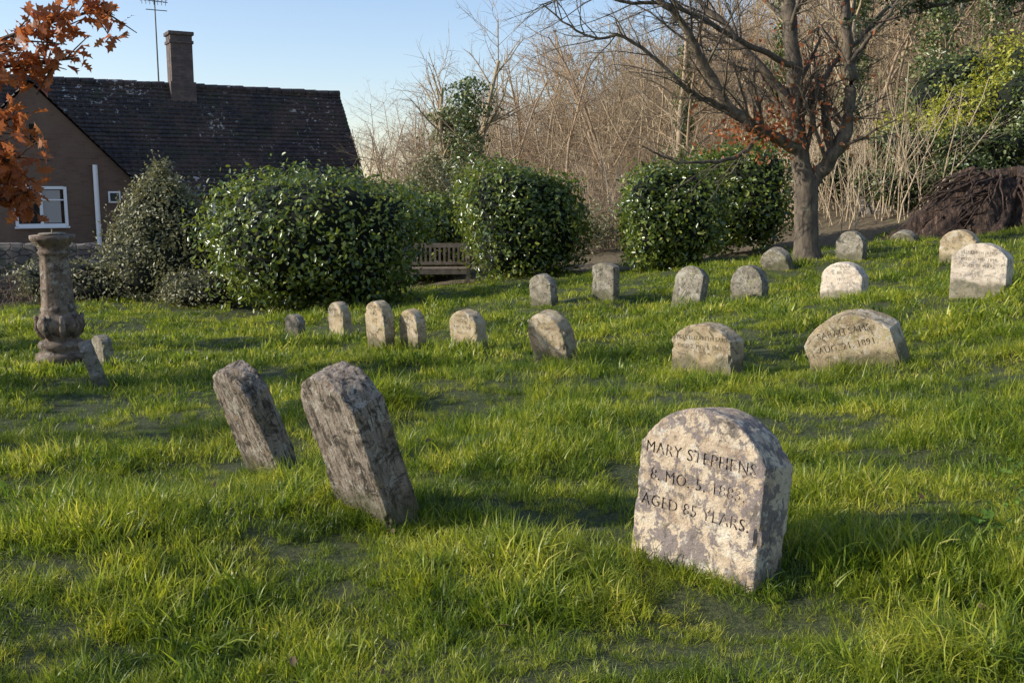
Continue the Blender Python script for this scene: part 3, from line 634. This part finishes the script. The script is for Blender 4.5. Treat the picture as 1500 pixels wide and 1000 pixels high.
# ------------------------------------------------------------------ instancer
def instancer(name,pts,rot,scl,idx,objs):
    c=bpy.data.collections.new(name+'_parts')
    for i,o in enumerate(objs): o.name=f'{name}_{i:02d}'; c.objects.link(o)
    me=bpy.data.meshes.new(name); me.vertices.add(len(pts)); me.vertices.foreach_set('co',np.asarray(pts,np.float32).ravel())
    for nm,ty,key,val in (('rot','FLOAT_VECTOR','vector',rot),('scl','FLOAT_VECTOR','vector',scl),('idx','INT','value',idx)):
        at=me.attributes.new(nm,ty,'POINT'); at.data.foreach_set(key,np.asarray(val,np.int32 if ty=='INT' else np.float32).ravel())
    me.update(); o=bpy.data.objects.new(name,me); link(o)
    ng=bpy.data.node_groups.new(name,'GeometryNodeTree')
    ng.interface.new_socket('Geometry',in_out='INPUT',socket_type='NodeSocketGeometry'); ng.interface.new_socket('Geometry',in_out='OUTPUT',socket_type='NodeSocketGeometry')
    N=ng.nodes; gi=N.new('NodeGroupInput'); go=N.new('NodeGroupOutput'); ip=N.new('GeometryNodeInstanceOnPoints'); ci=N.new('GeometryNodeCollectionInfo')
    ci.inputs['Collection'].default_value=c; ci.inputs['Separate Children'].default_value=True; ci.inputs['Reset Children'].default_value=True
    def na(nm,t):
        a=N.new('GeometryNodeInputNamedAttribute'); a.data_type=t; a.inputs[0].default_value=nm; return [s for s in a.outputs if s.enabled and s.name=='Attribute'][0]
    ip.inputs['Pick Instance'].default_value=True
    e2=N.new('FunctionNodeEulerToRotation')
    L=ng.links.new; L(gi.outputs[0],ip.inputs['Points']); L(ci.outputs[0],ip.inputs['Instance']); L(na('idx','INT'),ip.inputs['Instance Index'])
    L(na('rot','FLOAT_VECTOR'),e2.inputs[0]); L(e2.outputs[0],ip.inputs['Rotation']); L(na('scl','FLOAT_VECTOR'),ip.inputs['Scale']); L(ip.outputs[0],go.inputs[0])
    md=o.modifiers.new('inst','NODES'); md.node_group=ng
    return o

# ------------------------------------------------------------------ woodland
g=np.random.default_rng(61); objs=[]
for v in range(6):
    T=Tubes()
    for s in range(g.integers(1,3)):
        lean=g.normal(0,.22,2)
        grow(T,(g.normal(0,.3),g.normal(0,.3),-.2),(lean[0],lean[1],1),g.uniform(5,7),g.uniform(.05,.08),0,[(14,.5,.95,.11,.02),(9,.5,.85,.16,.01),(6,.6,.7,.22,.0)],g,None,.006)
    objs.append(bpy.data.objects.new('w',T.mesh('woodland_bare_tree',[TWIG if v%2 else TWIGR])))
for v in range(4):
    T=Tubes()
    for s in range(6):
        lean=g.normal(0,.2,2)
        grow(T,(g.normal(0,.5),g.normal(0,.5),-.2),(lean[0],lean[1],1),g.uniform(2.5,5),g.uniform(.015,.032),0,[(7,.4,.75,.09,.02),(5,.5,.7,.18,.02)],g,None,.005)
    objs.append(bpy.data.objects.new('w',T.mesh('woodland_sapling',[TWIG2])))
for v in range(2):
    T=Tubes()
    for s in range(45):
        a_=g.uniform(0,6.28); q=g.uniform(.3,1.2); grow(T,(g.normal(0,.6),g.normal(0,.6),-.1),(math.cos(a_)*q,math.sin(a_)*q,1),g.uniform(.6,1.8),.011,0,[(4,.5,.9,.2,-.05),(3,.5,.9,.3,0)],g,None,.005)
    objs.append(bpy.data.objects.new('w',T.mesh('woodland_scrub',[TWIG if v else TWIGR])))
pts=[];rot=[];scl=[];idx=[]
def put(x,y,i,s): pts.append((x,y,h1(x,y))); rot.append((0,0,g.uniform(0,6.28))); scl.append((s,s,s*g.uniform(.85,1.1))); idx.append(i)
n_=0
while n_<290:
    y=g.uniform(31,64); x=g.uniform(-8.5,36)
    r_=x/y
    if r_<-.155+g.normal(0,.01): continue
    if r_>.60: continue
    if x<6 and y<33: continue
    s=g.uniform(.65,1.0)*(1.25 if r_>.28 else (1.05 if r_>-.02 else .82))
    put(x,y,g.integers(0,6),s); n_+=1
for i in range(40):
    x=g.uniform(1,20); y=g.uniform(27,40)
    if x/y<-.1 or x/y>.55 or (x/y>.38 and y<30): continue
    put(x,y,6+g.integers(0,4),g.uniform(.5,.95))
for i in range(34):
    x=g.uniform(6.0,9.6); y=g.uniform(22.5,28); put(x,y,6+g.integers(0,4),g.uniform(.4,.85))
for i in range(460):
    x=g.uniform(-6,30); y=g.uniform(24.5,62)
    if x/y>.37 and y<29: continue
    if x/y<-.14: continue
    put(x,y,10+g.integers(0,2),g.uniform(.7,1.5)*(1 if y<45 else 1.5))
instancer('distant_bare_trees',pts,rot,scl,idx,objs)
def ivy_tree(x,y,H,r,seed,mat=L_IVY,n=5000,ls=.12,lean=0,name='ivy_clad_tree'):
    g=np.random.default_rng(seed); z0=h1(x,y); T=Tubes(); e=empty(name,(x,y,z0))
    grow(T,(0,0,-.2),(lean,0,1),H*1.2,.14,0,[(14,.42,.75,.07,.02),(7,.5,.7,.13,.02),(4,.5,.7,.16,0)],g,None,.006)
    link(bpy.data.objects.new('trunk_and_branches',T.mesh('t',[TWIG])),e)
    t=g.random(n)**.8; rr=r*(1-.6*t)*(1+.25*np.sin(t*17+seed)+.35*np.sin(t*41)); a_=g.uniform(0,6.28,n)
    rr=rr*np.abs(g.normal(.8,.3,n))*(1+.35*np.sin(a_*2+t*9))
    P=np.stack([np.cos(a_)*rr+lean*t*H,np.sin(a_)*rr,t*H],-1); Nn=np.stack([np.cos(a_),np.sin(a_),a_*0+.3],-1)
    V,F=leaves_arr(P,Nn,ls,g,.7,.3); obj_np('ivy',V,F,[mat],False,e)
ivy_tree(-1.25,29,4.8,.85,81,n=3500); ivy_tree(-1.9,31,4.2,.8,86,mat=L_OLIVE); ivy_tree(11.6,28,6.5,.6,82,n=4500); ivy_tree(9.8,29,6,.4,83,n=2500); ivy_tree(5.6,33,5,.45,84,n=2000); ivy_tree(8.2,31,5.5,.5,85,n=2500); ivy_tree(14.5,31,6,.7,88,n=4000)
ivy_tree(-9.0,7.0,4.6,.45,87,n=700,ls=.09)  # unseen tree added out of view on the left to dapple the lawn
bush('olive_shrub',-2.2,27,1.2,1.0,2.9,L_OLIVE,6000,.09,91,'cone',.22,jit=1.2,shell=.7,core=False)
bush('olive_shrub',1.9,25,.9,.7,1.3,L_OLIVE,2500,.08,92,'round',.25,jit=1.2,shell=.7,core=False)
for i,(x,y,rx,H,m,n_,l) in enumerate([(10.4,22.6,1.0,1.5,L_IVY,6000,.09),(9.0,23.6,.8,1.0,L_IVY,3500,.09),(11.9,22.6,1.2,2.0,L_IVY,7000,.10),(11.2,24.2,1.3,2.0,L_YEL,8000,.10),(12.8,24.6,1.5,2.3,L_YEL,8000,.10),(9.9,24.9,1.0,1.4,L_IVY,4000,.10),(14.5,25.5,1.8,2.6,L_IVY,6000,.11),(12.0,26.6,1.3,2.2,L_IVY,5000,.11),(10.4,26.6,1.0,1.5,L_YEL,3000,.10),(8.6,26.5,.9,1.2,L_IVY,3000,.10)]):
    bush('ivy_bank_shrub',x,y,rx,rx*.8,H,m,n_,l,100+i,'round',.24,jit=.9,shell=.5,core=True)
# yew overhanging from right (trunk outside the frame)
g=np.random.default_rng(95); T=Tubes(); yb=np.array([10.6,13.6,h1(10.6,13.6)]); P=[]
T.tube([yb+np.array(p) for p in ((0,0,-.2),(0,0,.5),(-.1,0,2),(-.2,.1,4),(-.2,0,6))],[.45,.33,.28,.22,.12],12)
for e_ in ((-5.6,.6,2.35),(-4.6,-.8,2.35),(-5.0,-.2,2.45),(-3.6,.9,2.45),(-3.9,-.2,2.15),(-2.8,-.6,2.1),(-2.5,1.4,2.6),(2,2,4),(1,-3,4),(3,0,5),(-2,1.5,5),(-6.0,.2,2.7)):
    e_=np.array(e_,float); p0=np.array([-.1,0,g.uniform(1.8,2.6)]); pts_=[yb+p0+(e_-p0)*t+np.array([0,0,.4*math.sin(t*3.1)])+g.normal(0,.04,3) for t in np.linspace(0,1,8)]
    T.tube(pts_,np.linspace(.09,.012,8),6)
    for c in range(24):
        t=g.uniform(.35,1)*7; i=min(int(t),6); q=pts_[i]+(pts_[i+1]-pts_[i])*(t-i); d=unit(unit(e_)*.6+g.normal(0,.5,3)); L=g.uniform(.2,.5)
        T.tube([q,q+d*L],[.01,.004],3)
        if e_[2]>2.3:
            m=75; s=g.random(m)[:,None]; P.append(q+d*L*s+g.normal(0,.05,(m,3)))
yew=empty('yew_tree'); link(bpy.data.objects.new('trunk_and_branches',T.mesh('yew',[BARKO])),yew)
P=np.concatenate(P); V,F=leaves_arr(P,g.normal(0,1,P.shape),.06,g,.8,.5); obj_np('foliage',V,F,[L_YEW],False,yew)

# ------------------------------------------------------------------ grass
gr,nt,b=new_mat('grass_blade')
geo=nd(nt,'ShaderNodeNewGeometry')
pn=noise_n(nt,geo.outputs['Position'],2.1,7,.78)
c1=ramp(nt,[(.36,(.075,.125,.014)),(.46,(.24,.31,.024)),(.60,(.56,.54,.055))],pn)
c2=ramp(nt,[(0,(.33,.42,.36)),(.75,(1,1,1)),(.88,(1.1,1.03,.9)),(.96,(1.4,1.2,3.2))],geo.outputs['Random Per Island'])
col=mixc(nt,1.0,c1,c2,'MULTIPLY'); nt.links.new(col,b.inputs['Base Color']); b.inputs['Roughness'].default_value=.42; b.inputs['Specular IOR Level'].default_value=.4
tr=nd(nt,'ShaderNodeBsdfTranslucent'); tcol=mixc(nt,1.0,col,(1.5,1.5,1.1),'MULTIPLY'); nt.links.new(tcol,tr.inputs[0])
mx=nd(nt,'ShaderNodeMixShader'); mx.inputs[0].default_value=.42; nt.links.new(b.outputs[0],mx.inputs[1]); nt.links.new(tr.outputs[0],mx.inputs[2]); nt.links.new(mx.outputs[0],nt.nodes['Material Output'].inputs[0])
def tuft(seed,nb,rad,lmin,lmax,w,bend=1.0,comb=0):
    g=np.random.default_rng(seed)
    a=g.uniform(0,6.28,nb); r=rad*np.sqrt(g.random(nb)); base=np.stack([np.cos(a)*r,np.sin(a)*r,np.full(nb,-.015)],-1)
    L=g.uniform(lmin,lmax,nb)*(1-.35*(r/rad)); d=(a+g.normal(0,1.2,nb)) if not comb else g.normal(0,.7,nb); hor=np.stack([np.cos(d),np.sin(d),0*d],-1)
    tilt=np.abs(g.normal(.3,.3,nb)); curv=np.abs(g.normal(.85,.5,nb))*bend
    side=np.stack([-np.sin(d+g.normal(0,.5,nb)),np.cos(d+g.normal(0,.5,nb)),0*d],-1); w_=w*g.uniform(.6,1.2,nb)
    p=base.copy(); ns=4; rows=[]
    for s in range(ns+1):
        wd=w_*[1,.95,.8,.5,0][s]
        rows.append((p-side*wd[:,None]/2,p+side*wd[:,None]/2))
        ang=tilt+curv*(s/ns)*1.3; p=p+(hor*np.sin(ang)[:,None]+np.array([0,0,1])*np.cos(ang)[:,None])*(L/ns)[:,None]
    VV=np.stack([rows[0][0],rows[0][1],rows[1][0],rows[1][1],rows[2][0],rows[2][1],rows[3][0],rows[3][1],rows[4][0]],1).reshape(-1,3)
    o=(np.arange(nb)*9)[:,None,None]
    F4=(np.array([[0,1,3,2],[2,3,5,4],[4,5,7,6]])[None]+o).reshape(-1,4); F3=(np.array([[6,7,8]])[None]+o).reshape(-1,3)
    return bpy.data.objects.new('tuft',mesh_np('grass_tuft',VV,[F4,F3],[gr],True))
objs=[tuft(200+i,50,.085,.045,.12,.0045) for i in range(5)]+[tuft(210+i,55,.075,.09,.19,.0045,1.8,i%2) for i in range(2)]+[tuft(220+i,40,.14,.05,.13,.010,1.0) for i in range(4)]
wm_=leaf_mat('clover_leaf',[(0,(.07,.14,.02)),(1,(.15,.24,.04))],.8,.25,(.25,.4,.05),.2)
for s in range(2):
    g=np.random.default_rng(230+s); n_=10; a_=g.uniform(0,6.28,n_); r_=.08*np.sqrt(g.random(n_)); P=np.stack([np.cos(a_)*r_,np.sin(a_)*r_,g.uniform(.03,.07,n_)],-1)
    T3=LEAF.copy(); T3[:,1]*=1.6
    V,F=leaves_arr(P,np.tile([0,0,1.],(n_,1)),.028,g,.45,0,T3); objs.append(bpy.data.objects.new('weed',mesh_np('weed',V,F,[wm_])))
g=np.random.default_rng(240)
N0=130000; yy=1.1+g.random(N0)*(22-1.1); xx=g.uniform(-1,1,N0)*(.62*yy+1.3)
area_w=2*(.62*yy+1.3)*(22-1.1)/N0
dens=np.clip(1850/yy**1.35,0,500)
keep=g.random(N0)<dens*area_w
xx,yy=xx[keep],yy[keep]
far=yy>7.5+g.normal(0,.6,len(yy))
P3=np.stack([xx,yy,xx*0],-1)
ok=np.ones(len(xx),bool)
lim=20.0+lump(P3,31,1.2,.4)+np.clip(xx-4,0,6)*.3; ok&=yy<lim
def in_stone(xx,yy,pad):
    r=np.zeros(len(xx),bool)
    for sx_,sy_,W_,T_,a_ in stones:
        a_=R(a_); dx=xx-sx_; dy=yy-sy_
        u=dx*math.cos(a_)-dy*math.sin(a_); v=dx*math.sin(a_)+dy*math.cos(a_)
        r|=(np.abs(u)<W_/2+pad)&(np.abs(v)<T_/2+pad)
    return r
ok&=~in_stone(xx,yy,-.01)
ok&=((xx+4.62)**2+(yy-10.1)**2)>.26**2
ok&=~(((xx+3.25)/1.5)**2+((yy-16.4)/1.2)**2<1)
ok&=~((xx<-5)&(yy>17.3))
xx,yy,far,P3=xx[ok],yy[ok],far[ok],P3[ok]
m=len(xx)
hv=np.clip(.85+lump(P3,32,3.2,.28)+lump(P3,33,9,.34)+lump(P3,36,20,.18),.38,1.8)
idx=np.where(far,g.integers(7,11,m),g.integers(0,5,m))
tall=(~far)&(lump(P3,34,5.5,1)>.6)&(g.random(m)<.55); idx[tall]=g.integers(5,7,tall.sum())
wd=(lump(P3,35,3.5,1)>1.2)&(g.random(m)<.15)&(yy<7); idx[wd]=g.integers(11,13,wd.sum())
sc=hv*g.uniform(.8,1.2,m)
# longer uncut grass round the foot of every stone
ex=[];ey=[];es=[];ei=[]
for k_,(sx_,sy_,W_,T_,a_) in enumerate(stones):
    a_=R(a_); nn=70 if k_<3 else 16
    for q in range(nn):
        s_=g.uniform(0,2*(W_+T_)); pad=g.uniform(.01,.06)
        if s_<W_: u,v=s_-W_/2,-T_/2-pad
        elif s_<W_+T_: u,v=W_/2+pad,s_-W_-T_/2
        elif s_<2*W_+T_: u,v=s_-W_-T_-W_/2,T_/2+pad
        else: u,v=-W_/2-pad,s_-2*W_-T_-T_/2
        ex.append(sx_+u*math.cos(a_)+v*math.sin(a_)); ey.append(sy_-u*math.sin(a_)+v*math.cos(a_)); es.append(g.uniform(.5,.95)); ei.append(g.integers(0,7) if k_<3 else g.integers(0,5))
xx=np.append(xx,ex); yy=np.append(yy,ey); sc=np.append(sc,es); idx=np.append(idx,ei); m=len(xx)
zz=hz(xx,yy)
instancer('grass',np.stack([xx,yy,zz],-1),np.stack([g.normal(0,.24,m),g.normal(0,.24,m),g.uniform(0,6.28,m)],-1),np.stack([sc,sc,sc],-1),idx,objs)
print('grass',m)
g=np.random.default_rng(250); n_=70; y=2.0+g.random(n_)**1.3*16; x=g.uniform(-.6,.6,n_)*y; P=np.stack([x,y,hz(x,y)+.04],-1)
V,F=leaves_arr(P,np.tile([0,0,1.],(n_,1)),.035,g,.8,0); obj_np('fallen_leaves',V,F,[L_BROWN])

# ------------------------------------------------------------------ light, sky, camera
el,ph=R(24),R(-9)
s=Vector((-math.cos(ph)*math.cos(el),math.sin(ph)*math.cos(el),math.sin(el)))
su=bpy.data.lights.new('sun','SUN'); su.energy=5.0; su.angle=R(.53); su.color=(1,.96,.88)
so=bpy.data.objects.new('sun',su); link(so); so.rotation_euler=s.to_track_quat('Z','Y').to_euler(); so.location=s*50
w=bpy.data.worlds.new('World'); scene.world=w; w.use_nodes=True; nt=w.node_tree
bg=nt.nodes['Background']; sk=nt.nodes.new('ShaderNodeTexSky'); sk.sky_type='NISHITA'; sk.sun_disc=False; sk.sun_elevation=el; sk.sun_rotation=math.atan2(s.x,s.y)%(2*math.pi)
sk.air_density=1.1; sk.dust_density=.5; sk.ozone_density=2.5
mu=nt.nodes.new('ShaderNodeMix'); mu.data_type='RGBA'; mu.blend_type='MULTIPLY'; mu.inputs[0].default_value=1; mu.inputs[7].default_value=(1.38,1.28,1.35,1)
nt.links.new(sk.outputs[0],mu.inputs[6]); nt.links.new(mu.outputs[2],bg.inputs[0]); bg.inputs[1].default_value=.15
cam=bpy.data.cameras.new('camera'); cam.lens=35; cam.sensor_width=36; cam.clip_end=3000; cam.clip_start=.05
co=bpy.data.objects.new('camera',cam); link(co); co.location=(0,0,CZ); co.rotation_euler=(R(90-8.6),0,0)
scene.camera=co
scene.view_settings.view_transform='Standard'; scene.view_settings.look='None'; scene.view_settings.exposure=0
